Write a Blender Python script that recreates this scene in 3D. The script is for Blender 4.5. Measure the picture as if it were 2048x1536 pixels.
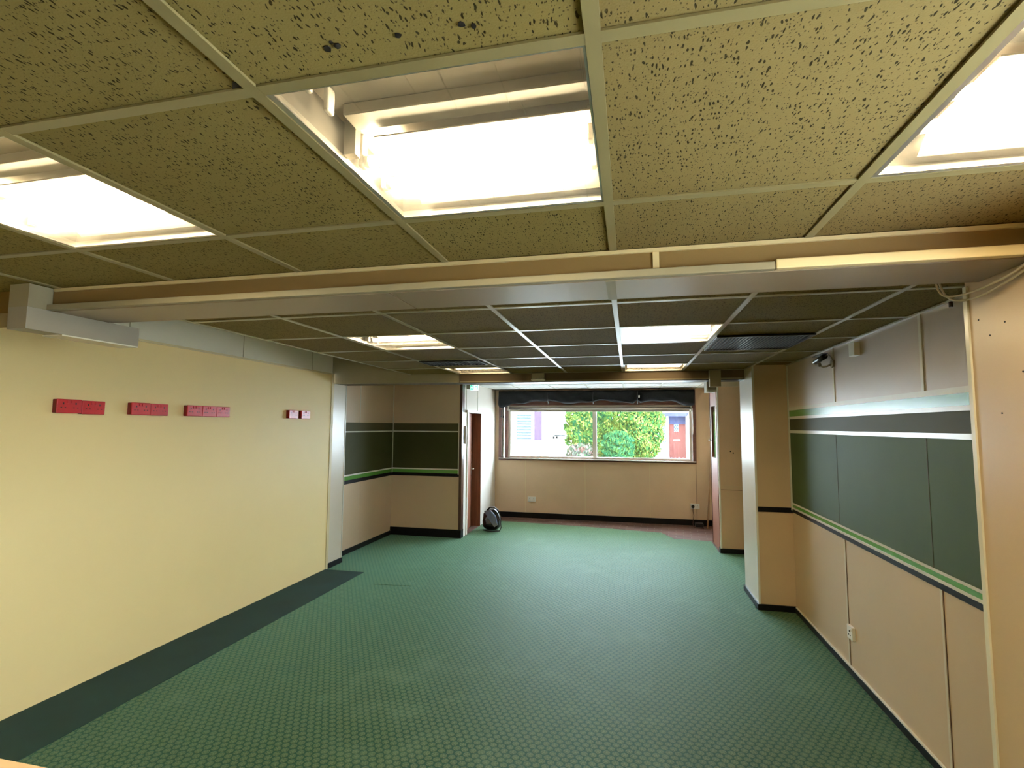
import bpy, bmesh, math, random
from mathutils import Vector, Matrix
random.seed(7)
for o in list(bpy.data.objects): bpy.data.objects.remove(o)
SC = bpy.context.scene
COL = SC.collection
H = 1.637            # eye height: z values below are relative to the eye and lifted by H
R = math.radians

# ------------------------------------------------------------------ camera (match of the photograph's pose and lens)
cam = bpy.data.cameras.new('camera'); camo = bpy.data.objects.new('camera', cam); COL.objects.link(camo)
cam.sensor_fit = 'HORIZONTAL'; cam.sensor_width = 36.0; cam.lens = 36.0*1030.0/2048.0
cam.clip_start = 0.02; cam.clip_end = 400
yaw, pitch, roll = R(12.846), R(4.693), R(0.3597)
r0 = Vector((math.cos(yaw), math.sin(yaw), 0)); f0 = Vector((-math.sin(yaw)*math.cos(pitch), math.cos(yaw)*math.cos(pitch), math.sin(pitch)))
u0 = r0.cross(f0)
rr = math.cos(roll)*r0 + math.sin(roll)*u0; uu = -math.sin(roll)*r0 + math.cos(roll)*u0
m = Matrix((rr, uu, -f0)).transposed().to_4x4(); m.translation = Vector((0, 0, H))
camo.matrix_world = m
SC.camera = camo

# ------------------------------------------------------------------ colour management, world, sun
SC.view_settings.view_transform = 'Standard'; SC.view_settings.look = 'None'
SC.view_settings.gamma = 1.0; SC.view_settings.use_curve_mapping = False
SC.view_settings.exposure = 0.92
SC.cycles.max_bounces = 10; SC.cycles.diffuse_bounces = 6; SC.cycles.glossy_bounces = 4
SC.cycles.transmission_bounces = 6; SC.cycles.transparent_max_bounces = 12
SC.cycles.sample_clamp_indirect = 6.0; SC.cycles.caustics_reflective = False; SC.cycles.caustics_refractive = False
TUBE = 80.0
TUBE_COL = (1.0, 0.86, 0.60)
w = bpy.data.worlds.new('world'); SC.world = w; w.use_nodes = True
wn = w.node_tree.nodes; bg = wn['Background']
bg.inputs[0].default_value = (0.73, 0.87, 1.0, 1); bg.inputs[1].default_value = 25.0
sun = bpy.data.lights.new('sun', 'SUN'); sun.energy = 9.0; sun.angle = R(0.6); sun.color = (1.0, 0.95, 0.86)
suno = bpy.data.objects.new('sun', sun); COL.objects.link(suno)
suno.rotation_euler = (R(48), 0, R(-28)); suno.location = (0, 10, 20)

# ------------------------------------------------------------------ materials
def srgb(r, g, b):
    f = lambda c: (c/255/12.92) if c/255 <= .04045 else ((c/255+.055)/1.055)**2.4
    return (f(r), f(g), f(b), 1)
class NT:
    def __init__(s, name):
        s.m = bpy.data.materials.new(name); s.m.use_nodes = True
        s.t = s.m.node_tree; s.n = s.t.nodes; s.l = s.t.links
        s.b = s.n['Principled BSDF']; s.out = s.n['Material Output']
    def node(s, t, **k):
        x = s.n.new(t)
        for a, v in k.items(): setattr(x, a, v)
        return x
    def link(s, a, b): s.l.new(a, b)
    def val(s, sock, v):
        if hasattr(v, 'links') or isinstance(v, bpy.types.NodeSocket): s.link(v, sock)
        else: sock.default_value = v
    def math(s, op, a, b=0.0, c=None, clamp=False):
        x = s.node('ShaderNodeMath', operation=op); x.use_clamp = clamp
        s.val(x.inputs[0], a); s.val(x.inputs[1], b)
        if c is not None: s.val(x.inputs[2], c)
        return x.outputs[0]
    def coord(s, kind='Object'): return s.node('ShaderNodeTexCoord').outputs[kind]
    def mapping(s, v, scale=(1, 1, 1), rot=(0, 0, 0), loc=(0, 0, 0)):
        x = s.node('ShaderNodeMapping'); s.link(v, x.inputs[0]); x.inputs['Scale'].default_value = scale
        x.inputs['Rotation'].default_value = rot; x.inputs['Location'].default_value = loc; return x.outputs[0]
    def noise(s, v, scale, detail=3, rough=.5):
        x = s.node('ShaderNodeTexNoise'); s.link(v, x.inputs['Vector']); x.inputs['Scale'].default_value = scale
        x.inputs['Detail'].default_value = detail; x.inputs['Roughness'].default_value = rough; return x.outputs[0]
    def ramp(s, f, stops):
        x = s.node('ShaderNodeValToRGB'); s.link(f, x.inputs[0]); e = x.color_ramp.elements
        while len(e) < len(stops): e.new(.5)
        for i, (p, c) in enumerate(stops): e[i].position = p; e[i].color = c
        return x.outputs[0]
    def mix(s, f, a, b):
        x = s.node('ShaderNodeMix', data_type='RGBA'); s.val(x.inputs[0], f); s.val(x.inputs[6], a); s.val(x.inputs[7], b); return x.outputs[2]
    def bump(s, h, strength=.2, dist=.002):
        x = s.node('ShaderNodeBump'); s.link(h, x.inputs['Height']); x.inputs['Strength'].default_value = strength
        x.inputs['Distance'].default_value = dist; s.link(x.outputs[0], s.b.inputs['Normal'])
def plain(name, col, rough=.5, spec=.5, metal=0, var=.05, vs=3.0, coat=0):
    n = NT(name); c = Vector(col[:3])
    v = n.noise(n.coord(), vs, 4)
    a = tuple(c*(1-var))+(1,); b = tuple(c*(1+var))+(1,)
    n.link(n.ramp(v, [(.3, a), (.7, b)]), n.b.inputs['Base Color'])
    n.b.inputs['Roughness'].default_value = rough; n.b.inputs['Specular IOR Level'].default_value = spec
    n.b.inputs['Metallic'].default_value = metal
    if coat: n.b.inputs['Coat Weight'].default_value = coat; n.b.inputs['Coat Roughness'].default_value = .08
    return n.m
def laminate(name, col, rough=.34, spec=.6, grain=.05):
    n = NT(name); c = Vector(col[:3]); co = n.coord()
    v = n.noise(co, 2.2, 5); g = n.noise(co, 420, 2)
    f = n.math('ADD', n.math('MULTIPLY', v, .7), n.math('MULTIPLY', g, .3))
    n.link(n.ramp(f, [(.3, tuple(c*(1-grain))+(1,)), (.7, tuple(c*(1+grain))+(1,))]), n.b.inputs['Base Color'])
    n.b.inputs['Roughness'].default_value = rough; n.b.inputs['Specular IOR Level'].default_value = spec
    n.bump(n.noise(co, 260, 2), .12, .0006)
    return n.m
def wood(name, c1, c2, rough=.3, coat=0.3, axis=2):
    n = NT(name); sc = [26, 26, 26]; sc[axis] = 1.6
    v = n.noise(n.mapping(n.coord(), tuple(sc)), 1.5, 6, .6)
    n.link(n.ramp(v, [(.3, c1), (.7, c2)]), n.b.inputs['Base Color'])
    n.b.inputs['Roughness'].default_value = rough; n.b.inputs['Coat Weight'].default_value = coat
    n.b.inputs['Coat Roughness'].default_value = .15
    return n.m

M = {}
M['cream'] = laminate('cream_wall_board', (.90, .695, .33), .5, .35, .02)
M['cream_trim'] = plain('cream_trim', (.66, .54, .30), .45)
M['upper'] = laminate('grey_upper_wall', (.82, .79, .66), .5, .4, .03)
M['beige'] = laminate('beige_laminate', (.59, .435, .275), .36, .55, .04)
M['beige_back'] = laminate('beige_board', (.62, .44, .28), .55, .35, .07)
M['greyboard'] = laminate('upper_board', (.50, .41, .325), .34, .7, .03)
M['olive'] = laminate('olive_laminate', (.060, .060, .018), .62, .25, .10)
M['olive_brown'] = laminate('olive_brown_laminate', (.085, .075, .030), .6, .25, .08)
M['green'] = laminate('green_laminate', (.055, .088, .026), .62, .22, .10)
M['bright_green'] = laminate('bright_green_band', (.10, .30, .045), .24, .8, .03)
M['white_trim'] = plain('white_trim', (.74, .72, .62), .25, .6)
M['black_trim'] = plain('black_trim', (.006, .006, .007), .4, .2)
M['pillar'] = laminate('pillar_laminate', (.62, .53, .40), .28, .8, .03)
M['brown_beam'] = laminate('brown_beam_board', (.22, .14, .05), .6, .25, .06)
M['lintel'] = laminate('dark_lintel_board', (.12, .085, .05), .6, .25, .06)
M['beam_under'] = laminate('beam_underside', (.30, .23, .155), .38, .6, .05)
M['tbar'] = plain('ceiling_grid_metal', (.37, .34, .21), .28, .8, 0, .02)
M['tbar_near'] = plain('yellowed_grid_metal', (.235, .195, .088), .4, .5, 0, .05)
M['duct'] = plain('boxing_paint', (.27, .235, .15), .55, .4, 0, .06)
M['white_wall'] = laminate('white_wall_board', (.74, .68, .60), .30, .7, .02)
M['dark_brown'] = wood('dark_brown_timber', (.035, .010, .006, 1), (.085, .025, .014, 1), .3, .3)
M['door_wood'] = wood('red_brown_door_wood', (.15, .045, .018, 1), (.27, .09, .038, 1), .5, .05)
M['frame_wood'] = wood('window_frame_wood', (.09, .030, .020, 1), (.16, .055, .036, 1), .4, .2, 0)
M['pale_wood'] = wood('pale_pole_wood', (.32, .18, .09, 1), (.45, .27, .14, 1), .5, 0)
M['white_plastic'] = plain('white_plastic', (.80, .78, .72), .3, .5, 0, .02)
M['red_plastic'] = plain('red_plastic', (.55, .010, .014), .32, .6, 0, .05, 30)
M['dark_red'] = plain('dark_red_plastic', (.20, .004, .006), .3)
M['slot'] = plain('dark_slot', (.01, .008, .008), .6)
M['black_plastic'] = plain('black_plastic', (.012, .012, .013), .35)
M['black_fabric'] = plain('black_blind_fabric', (.010, .010, .011), .85, .2, 0, .3, 40)
M['leather'] = plain('black_bag_leather', (.012, .012, .016), .22, .7, 0, .2, 20)
M['alu'] = plain('aluminium', (.62, .60, .55), .32, .5, .85, .05, 12)
M['light_metal'] = plain('white_lamp_metal', (.30, .275, .22), .45, .5, .0, .05, 8)
M['grey_metal'] = plain('worn_lamp_metal', (.24, .225, .20), .40, .5, .35, .22, 6)
M['lamp_top'] = plain('lamp_backing_metal', (.60, .55, .47), .35, .5, .3, .12, 8)
M['dark_metal'] = plain('dark_slat_metal', (.22, .22, .21), .25, .5, .8)
M['cable'] = plain('cream_cable', (.62, .54, .40), .45)
M['stone'] = plain('rubble_stone', (.07, .07, .09), .9, .2, 0, .4, 6)
M['render_white'] = plain('white_render', (.85, .85, .84), .9, .2)
M['slate_blue'] = plain('blue_grey_paint', (.028, .030, .055), .7)
M['house_door'] = wood('house_door_wood', (.05, .015, .013, 1), (.075, .033, .028, 1), .6, 0)
M['asphalt'] = plain('pale_paving', (.62, .62, .60), .95, .1, 0, .06, .6)
M['bounce_paving'] = plain('unseen_bounce_paving', (.66, .62, .52), .95, .1, 0, .1)  # unseen paving, paled to bounce daylight onto the upper left wall
M['grass'] = plain('grass_verge', (.05, .10, .055), .95, .1, 0, .2, 3)
M['car_paint'] = plain('white_car_paint', (.85, .86, .88), .15, .6, 0, .01, 3, .6)
M['car_glass'] = plain('car_glass', (.10, .14, .20), .1, .8)
M['tyre'] = plain('tyre_rubber', (.02, .02, .02), .8)
M['brown_post'] = plain('purple_brown_post', (.032, .022, .035), .7)
M['signal_red'] = plain('red_paint', (.75, .05, .05), .4)

def emission(name, col, s):
    n = NT(name); e = n.node('ShaderNodeEmission'); e.inputs[0].default_value = col+(1,); e.inputs[1].default_value = s
    n.link(e.outputs[0], n.out.inputs[0]); return n.m
M['tube'] = emission('lit_tube', TUBE_COL, TUBE)
M['tube_dim'] = emission('dimmed_lit_tube', (1.0, .84, .56), TUBE*.22)  # output cut so these fixtures do not overlight the far lintel
M['sign_green'] = emission('lit_sign_green', (.05, .55, .36), .8)
M['sign_white'] = emission('lit_sign_white', (.75, 1.0, .9), 1.1)

def clear(name, tint, rough=.04, fac=.10, scratches=False):
    n = NT(name); tr = n.node('ShaderNodeBsdfTransparent'); gl = n.node('ShaderNodeBsdfGlossy')
    tr.inputs[0].default_value = tint+(1,); gl.inputs['Roughness'].default_value = rough
    mx = n.node('ShaderNodeMixShader'); lw = n.node('ShaderNodeLayerWeight'); lw.inputs[0].default_value = .5
    f = n.math('ADD', n.math('MULTIPLY', n.math('POWER', lw.outputs['Facing'], 5), .7), fac, clamp=True)
    if scratches:
        co = n.coord()
        a = n.noise(n.mapping(co, (150, 2.5, 1), (0, 0, .25)), 1, 2)
        f = n.math('ADD', f, n.math('MULTIPLY', n.math('GREATER_THAN', a, .70), .10), clamp=True)
    n.link(f, mx.inputs[0]); n.link(tr.outputs[0], mx.inputs[1]); n.link(gl.outputs[0], mx.inputs[2])
    last = mx.outputs[0]
    if scratches:      # the scuffed acrylic scatters a little of the tube light
        tl = n.node('ShaderNodeBsdfTranslucent'); tl.inputs[0].default_value = (.9, .87, .8, 1)
        m2 = n.node('ShaderNodeMixShader'); m2.inputs[0].default_value = .03
        n.link(last, m2.inputs[1]); n.link(tl.outputs[0], m2.inputs[2]); last = m2.outputs[0]
    n.link(last, n.out.inputs[0]); return n.m
M['glass'] = clear('window_glass', (.96, .98, .99))
M['diffuser'] = clear('clear_lamp_cover', (.93, .90, .84), .12, .06, True)

def tile_mat(name='fissured_ceiling_tile', c1=(.205, .160, .052, 1), c2=(.24, .190, .066, 1), warm=.6):
    n = NT(name); uv = n.coord('UV')
    warp = n.node('ShaderNodeTexNoise'); n.link(uv, warp.inputs['Vector']); warp.inputs['Scale'].default_value = 38; warp.inputs['Detail'].default_value = 2
    off = n.node('ShaderNodeVectorMath', operation='MULTIPLY_ADD'); n.link(warp.outputs['Color'], off.inputs[0])
    off.inputs[1].default_value = (.012, .012, 0); n.link(uv, off.inputs[2])
    def layer(scale, r0, r1, keep, sm=.05):
        v = n.node('ShaderNodeTexVoronoi'); n.link(n.mapping(off.outputs[0], scale), v.inputs['Vector']); v.inputs['Scale'].default_value = 1
        v.voronoi_dimensions = '2D'
        sep = n.node('ShaderNodeSeparateColor'); n.link(v.outputs['Color'], sep.inputs[0])
        rad = n.math('MULTIPLY_ADD', sep.outputs[0], r1-r0, r0)
        on = n.math('LESS_THAN', sep.outputs[1], keep)
        d = n.math('SUBTRACT', rad, v.outputs['Distance'])
        return n.math('MULTIPLY', n.math('DIVIDE', d, sm, clamp=True), on)
    a = layer((150, 62, 1), .04, .31, .50)      # short dark dashes
    b = layer((95, 26, 1), .02, .20, .46)      # longer wormlike fissures
    c = layer((190, 150, 1), .08, .34, .30)    # pin holes
    dash = n.math('MAXIMUM', n.math('MAXIMUM', a, b), n.math('MULTIPLY', c, .65))
    attr = n.node('ShaderNodeAttribute', attribute_name='tone'); tone = attr.outputs['Fac']
    # edges of each tile carry fewer holes; warm tone differs from tile to tile
    big = n.noise(uv, 1.4, 4)
    base = n.ramp(big, [(.3, c1), (.7, c2)])
    base = n.mix(n.math('MULTIPLY', tone, warm), base, (.20, .140, .060, 1))
    n.link(n.mix(dash, base, (.03, .024, .006, 1)), n.b.inputs['Base Color'])
    n.b.inputs['Roughness'].default_value = .9; n.b.inputs['Specular IOR Level'].default_value = .15
    hgt = n.math('SUBTRACT', n.math('MULTIPLY', n.noise(uv, 300, 3), .35), dash)
    n.bump(hgt, .55, .003)
    return n.m
M['tile'] = tile_mat()
M['tile_pale_glare'] = tile_mat('pale_glare_ceiling_tile', (.62, .62, .60, 1), (.70, .70, .68, 1), 0.0)  # paler copy of the tile, with window glare put into its colour

def carpet_mat():
    n = NT('green_patterned_carpet'); co = n.coord(); p = .044
    def cell(offx, offy):
        v = n.mapping(co, (1/p, 1/(p*1.62), 1), (0, 0, 0), (offx, offy, 0))
        fr = n.node('ShaderNodeVectorMath', operation='FRACTION'); n.link(v, fr.inputs[0])
        sb = n.node('ShaderNodeVectorMath', operation='SUBTRACT'); n.link(fr.outputs[0], sb.inputs[0]); sb.inputs[1].default_value = (.5, .5, 0)
        sc = n.node('ShaderNodeVectorMath', operation='MULTIPLY'); n.link(sb.outputs[0], sc.inputs[0]); sc.inputs[1].default_value = (1, 1.62, 0)
        sp = n.node('ShaderNodeSeparateXYZ'); n.link(sc.outputs[0], sp.inputs[0])
        d = n.math('SQRT', n.math('ADD', n.math('POWER', sp.outputs[0], 2), n.math('POWER', sp.outputs[1], 2)))
        ang = n.math('ARCTAN2', sp.outputs[1], sp.outputs[0])
        return d, ang
    d1, a1 = cell(0, 0); d2, a2 = cell(.5, .5)
    near = n.math('LESS_THAN', d1, d2); d = n.math('MINIMUM', d1, d2)
    ang = n.math('ADD', n.math('MULTIPLY', a1, near), n.math('MULTIPLY', a2, n.math('SUBTRACT', 1.0, near)))
    disc = n.math('DIVIDE', n.math('SUBTRACT', n.math('MULTIPLY_ADD', n.noise(co, 170, 2), .16, .365), d), .07, clamp=True)
    petal = n.math('MULTIPLY', n.math('SINE', n.math('MULTIPLY', ang, 5)), n.math('SINE', n.math('MULTIPLY', d, 17)))
    pet = n.math('MULTIPLY', n.math('MULTIPLY_ADD', petal, .5, .5, clamp=True), .95)
    fleck = n.noise(co, 260, 2); wear = n.noise(co, 1.1, 5, .6); wear2 = n.noise(co, 5, 4)
    light = n.mix(n.math('MULTIPLY', pet, n.math('GREATER_THAN', d, .10)), (.096, .130, .046, 1), (.015, .040, .012, 1))
    light = n.mix(n.math('GREATER_THAN', fleck, .60), light, (.17, .16, .075, 1))
    col = n.mix(disc, (.004, .036, .010, 1), light)
    wf = n.math('MULTIPLY', n.math('SUBTRACT', n.math('ADD', n.math('MULTIPLY', wear, .6), n.math('MULTIPLY', wear2, .4)), .52), 3.2, clamp=True)
    col = n.mix(n.math('MULTIPLY', wf, .5), col, (.15, .22, .13, 1))
    df = n.math('MULTIPLY', n.math('SUBTRACT', .40, n.noise(n.mapping(co, (1, 1, 1), (0, 0, 0), (9, 3, 0)), 2.3, 5, .6)), 6, clamp=True)
    col = n.mix(n.math('MULTIPLY', df, .5), col, (.02, .05, .025, 1))
    n.link(col, n.b.inputs['Base Color']); n.b.inputs['Roughness'].default_value = .60
    n.b.inputs['Specular IOR Level'].default_value = .16
    n.b.inputs['Specular Tint'].default_value = (.5, 1, .75, 1)
    n.b.inputs['Sheen Tint'].default_value = (.45, 1, .72, 1)
    n.b.inputs['Sheen Weight'].default_value = .60; n.b.inputs['Sheen Roughness'].default_value = .3
    n.bump(n.math('ADD', n.math('MULTIPLY', disc, .4), n.noise(co, 500, 2)), .5, .002)
    return n.m
M['carpet'] = carpet_mat()
def teal_mat():
    n = NT('dark_teal_carpet'); co = n.coord()
    n.link(n.ramp(n.noise(co, 3, 5), [(.3, (.003, .030, .026, 1)), (.7, (.005, .044, .038, 1))]), n.b.inputs['Base Color'])
    n.b.inputs['Roughness'].default_value = .85; n.bump(n.noise(co, 400, 2), .5, .002); return n.m
M['teal'] = teal_mat()
def brick_mat():
    n = NT('brick_pattern_vinyl'); co = n.coord(); b = n.node('ShaderNodeTexBrick'); n.link(n.mapping(co, (1, 1, 1), (0, 0, .08)), b.inputs['Vector'])
    b.inputs['Color1'].default_value = (.075, .032, .022, 1); b.inputs['Color2'].default_value = (.125, .06, .042, 1)
    b.inputs['Mortar'].default_value = (.15, .11, .085, 1); b.inputs['Scale'].default_value = 1
    b.inputs['Mortar Size'].default_value = .006; b.inputs['Brick Width'].default_value = .22; b.inputs['Row Height'].default_value = .11
    n.link(b.outputs[0], n.b.inputs['Base Color']); n.b.inputs['Roughness'].default_value = .6; n.b.inputs['Specular IOR Level'].default_value = .25; return n.m
M['brick'] = brick_mat()
def leaf_mat(name, a, b, c):
    n = NT(name); g = n.node('ShaderNodeNewGeometry'); rnd = g.outputs['Random Per Island']
    n.link(n.ramp(rnd, [(0, a), (.5, b), (1, c)]), n.b.inputs['Base Color']); n.b.inputs['Roughness'].default_value = .7; return n.m
M['leaf_gold'] = leaf_mat('golden_foliage', (.010, .045, .016, 1), (.036, .072, .014, 1), (.12, .125, .030, 1))
M['leaf_green'] = leaf_mat('green_foliage', (.006, .032, .014, 1), (.012, .050, .022, 1), (.040, .075, .016, 1))
M['leaf_red'] = leaf_mat('mixed_shrub_foliage', (.02, .045, .02, 1), (.07, .07, .06, 1), (.07, .03, .025, 1))
def lattice_mat():
    n = NT('leaded_diamond_glass'); sp = n.node('ShaderNodeSeparateXYZ'); n.link(n.coord(), sp.inputs[0])
    x = n.math('MULTIPLY', sp.outputs[0], 11); z = n.math('MULTIPLY', sp.outputs[2], 7)
    def band(v): return n.math('LESS_THAN', n.math('ABSOLUTE', n.math('SUBTRACT', n.math('FRACT', v), .5)), .17)
    f = n.math('MAXIMUM', band(n.math('ADD', x, z)), band(n.math('SUBTRACT', x, z)))
    n.link(n.mix(f, (.012, .03, .06, 1), (.10, .12, .15, 1)), n.b.inputs['Base Color']); n.b.inputs['Roughness'].default_value = .4; return n.m
M['lattice'] = lattice_mat()

for k in ('brown_post', 'slate_blue', 'house_door', 'lattice', 'stone', 'leaf_gold', 'leaf_green', 'leaf_red', 'tyre', 'grass'):
    b_ = M[k].node_tree.nodes['Principled BSDF']; b_.inputs['Specular IOR Level'].default_value = 0; b_.inputs['Roughness'].default_value = 1
# ------------------------------------------------------------------ mesh helpers
class MB:
    def __init__(s): s.bm = bmesh.new()
    def box(s, x0, x1, y0, y1, z0, z1, mi=0, bev=0):
        vs = [s.bm.verts.new((x, y, z+H)) for x in (x0, x1) for y in (y0, y1) for z in (z0, z1)]
        fs = []
        for q in ((0, 1, 3, 2), (4, 6, 7, 5), (0, 4, 5, 1), (2, 3, 7, 6), (0, 2, 6, 4), (1, 5, 7, 3)):
            f = s.bm.faces.new([vs[i] for i in q]); f.material_index = mi; fs.append(f)
        if bev:
            es = list({e for f in fs for e in f.edges})
            bmesh.ops.bevel(s.bm, geom=es, offset=bev, segments=2, affect='EDGES', profile=.5)
        return s
    def cyl(s, p, q, r, r2=None, n=16, mi=0, caps=True):
        p = Vector(p)+Vector((0, 0, H)); q = Vector(q)+Vector((0, 0, H)); r2 = r if r2 is None else r2
        d = (q-p).normalized(); a = d.orthogonal().normalized(); b = d.cross(a)
        A = [s.bm.verts.new(p+(a*math.cos(t)+b*math.sin(t))*r) for t in [2*math.pi*i/n for i in range(n)]]
        B = [s.bm.verts.new(q+(a*math.cos(t)+b*math.sin(t))*r2) for t in [2*math.pi*i/n for i in range(n)]]
        for i in range(n):
            f = s.bm.faces.new((A[i], A[(i+1) % n], B[(i+1) % n], B[i])); f.material_index = mi; f.smooth = True
        if caps:
            f = s.bm.faces.new(A[::-1]); f.material_index = mi; f = s.bm.faces.new(B); f.material_index = mi
        return s
    def tube(s, pts, r, n=8, mi=0):
        pts = [Vector(p)+Vector((0, 0, H)) for p in pts]; rings = []
        a = None
        for i, p in enumerate(pts):
            d = (pts[min(i+1, len(pts)-1)]-pts[max(i-1, 0)]).normalized()
            a = (a - d*a.dot(d)).normalized() if a else d.orthogonal().normalized()
            b = d.cross(a)
            rings.append([s.bm.verts.new(p+(a*math.cos(t)+b*math.sin(t))*r) for t in [2*math.pi*k/n for k in range(n)]])
        for A, B in zip(rings, rings[1:]):
            for i in range(n):
                f = s.bm.faces.new((A[i], A[(i+1) % n], B[(i+1) % n], B[i])); f.smooth = True; f.material_index = mi
        s.bm.faces.new(rings[0][::-1]); s.bm.faces.new(rings[-1]); return s
    def prism(s, poly, z0, z1, mi=0):       # vertical prism from a plan outline
        A = [s.bm.verts.new((x, y, z0+H)) for x, y in poly]; B = [s.bm.verts.new((x, y, z1+H)) for x, y in poly]
        n = len(poly)
        for i in range(n): s.bm.faces.new((A[i], A[(i+1) % n], B[(i+1) % n], B[i])).material_index = mi
        s.bm.faces.new(A[::-1]).material_index = mi; s.bm.faces.new(B).material_index = mi; return s
    def quad(s, pts, mi=0):
        f = s.bm.faces.new([s.bm.verts.new((p[0], p[1], p[2]+H)) for p in pts]); f.material_index = mi; return f
    def build(s, name, mats, parent=None, recalc=True):
        if recalc: bmesh.ops.recalc_face_normals(s.bm, faces=s.bm.faces)
        me = bpy.data.meshes.new(name); s.bm.to_mesh(me); s.bm.free()
        for x in (mats if isinstance(mats, (list, tuple)) else [mats]): me.materials.append(x)
        o = bpy.data.objects.new(name, me); COL.objects.link(o)
        if parent:
            o.parent = parent; o.matrix_parent_inverse = parent.matrix_world.inverted()
        return o
def B(*a, **k): return MB().box(*a, **k)
def tag(o, label, cat, group=None):
    o['label'] = label; o['category'] = cat
    if group: o['group'] = group
    return o
def struct(o): o['kind'] = 'structure'; return o
def thing(name, loc, label, cat, group=None, rot=None):
    e = bpy.data.objects.new(name, None); COL.objects.link(e); e.empty_display_size = .05
    e.location = (loc[0], loc[1], loc[2]+H)
    if rot: e.rotation_euler = rot
    e.matrix_world = Matrix.LocRotScale(Vector(e.location), e.rotation_euler, None)
    return tag(e, label, cat, group)

FL = -H
# ------------------------------------------------------------------ floor
fl = struct(B(-3.8, 1.7, -3.6, 9.45, FL-.10, FL-.006).build('floor', M['brick']))
cp = MB().prism([(-3.392, -3.49), (1.128, -3.49), (1.128, 2.045), (1.43, 2.045), (1.43, 5.17), (1.11, 5.17), (1.11, 5.78), (1.45, 5.78), (1.45, 7.33), (1.13, 7.33), (1.13, 8.04), (.62, 8.09), (.46, 8.50), (-.74, 8.69), (-2.21, 8.84), (-2.43, 8.85), (-2.43, 7.33), (-3.55, 7.33), (-3.55, 5.72), (-3.38, 5.72), (-3.38, 5.43), (-3.39, 5.40)], FL-.006, FL)
tag(cp.build('carpet', M['carpet']), 'green patterned carpet with small round motifs covering most of the floor', 'carpet')
tag(B(-3.394, -2.915, -3.5, 5.39, FL, FL+.004).build('carpet_strip', M['teal']), 'plain dark teal carpet strip along the cream left wall', 'carpet')
cpd = MB().prism([(-2.60, 5.02), (-2.20, 5.06), (-2.24, 5.23), (-2.62, 5.20)], FL, FL+.003)
tag(cpd.build('carpet_patch', M['carpet']), 'small darker square carpet patch let into the green carpet near the left pillar', 'carpet')

# ------------------------------------------------------------------ outer shell and walls
def wall(name, mat, *boxes, parent=None):
    mb = MB()
    for b in boxes: mb.box(*b)
    o = mb.build(name, mat, parent)
    if not parent: struct(o)
    return o
# left side
wl = wall('wall_left', M['cream'], (-3.52, -3.394, -3.5, 5.385, FL-.006, .588))
wall('end_trim', M['cream_trim'], (-3.52, -3.386, 5.385, 5.43, FL-.006, .60), parent=wl)
wall('top_rail', M['cream_trim'], (-3.52, -3.384, -3.5, 5.43, .588, .604), parent=wl)
wu = wall('wall_left_upper', M['upper'], (-3.60, -3.43, -3.5, 5.46, .604, 1.0))
for y in (2.9, 4.0, 5.05): wall('panel_seam', M['tbar'], (-3.432, -3.427, y-.003, y+.003, .604, .95), parent=wu)
pl = wall('wall_left_pillar', M['pillar'], (-3.60, -3.39, 5.43, 5.71, FL+.06, .485))
wall('skirting', M['black_trim'], (-3.61, -3.38, 5.425, 5.72, FL-.006, FL+.06), parent=pl)
wall('corner_trim', M['white_trim'], (-3.40, -3.384, 5.70, 5.714, FL+.06, .485), parent=pl)
# banded panels shared by three walls: rel heights of each band
BANDS = [('dado_board', None, -1.60, -.756, 0), ('black_rail', 'black_trim', -.756, -.727, .008), ('white_rail', 'white_trim', -.727, -.711, .007),
         ('green_stripe', 'bright_green', -.711, -.685, .005), ('white_rail', 'white_trim', -.685, -.671, .007),
         ('green_panel', 'green', -.671, -.045, .003), ('white_rail', 'white_trim', -.045, -.020, .009), ('olive_panel', 'olive', -.020, .080, .003)]
BANDS2 = [('black_rail', 'black_trim', -.753, -.706, .008), ('green_stripe', 'bright_green', -.706, -.655, .005), ('white_rail', 'white_trim', -.655, -.636, .007),
          ('green_panel', 'olive', -.636, -.093, .003), ('white_rail', 'white_trim', -.093, -.076, .009), ('olive_panel', 'olive_brown', -.076, .038, .003)]
al = wall('wall_left_alcove', M['beige'], (-3.70, -3.55, 5.71, 7.35, FL-.006, .67))
for n_, k, z0, z1, d in BANDS2: wall(n_, M[k], (-3.56, -3.55+d, 5.72, 7.35, z0, z1), parent=al)
wall('skirting', M['black_trim'], (-3.56, -3.535, 5.72, 7.35, FL-.006, FL+.06), parent=al)
wall('panel_seam', M['white_trim'], (-3.552, -3.546, 6.34, 6.352, .035, .67), parent=al)
wall('panel_seam', M['beige_back'], (-3.552, -3.548, 6.40, 6.405, FL+.06, -.756), parent=al)
pt = wall('wall_partition', M['beige'], (-3.70, -2.47, 7.35, 7.43, FL-.006, .67))
for n_, k, z0, z1, d in BANDS2: wall(n_, M[k], (-3.55, -2.475, 7.35-d, 7.36, z0, z1), parent=pt)
wall('skirting', M['black_trim'], (-3.55, -2.425, 7.33, 7.44, FL-.006, FL+.115), parent=pt)
wall('end_post', M['dark_brown'], (-2.47, -2.43, 7.335, 7.44, FL+.115, .67), parent=pt)
wall('corner_trim', M['white_trim'], (-3.552, -3.538, 7.338, 7.352, -.72, .67), parent=pt)
wall('edge_trim', M['white_trim'], (-2.488, -2.476, 7.338, 7.352, -.72, .04), parent=pt)
fw = wall('wall_left_far', M['white_wall'], (-2.60, -2.43, 7.44, 7.58, FL-.006, .67), (-2.60, -2.43, 8.34, 9.3, FL-.006, .67), (-2.60, -2.43, 7.58, 8.34, .215, .67))
for y in (7.52, 8.12): wall('panel_seam', M['white_trim'], (-2.432, -2.424, y-.006, y+.006, .24, .67), parent=fw)
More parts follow.
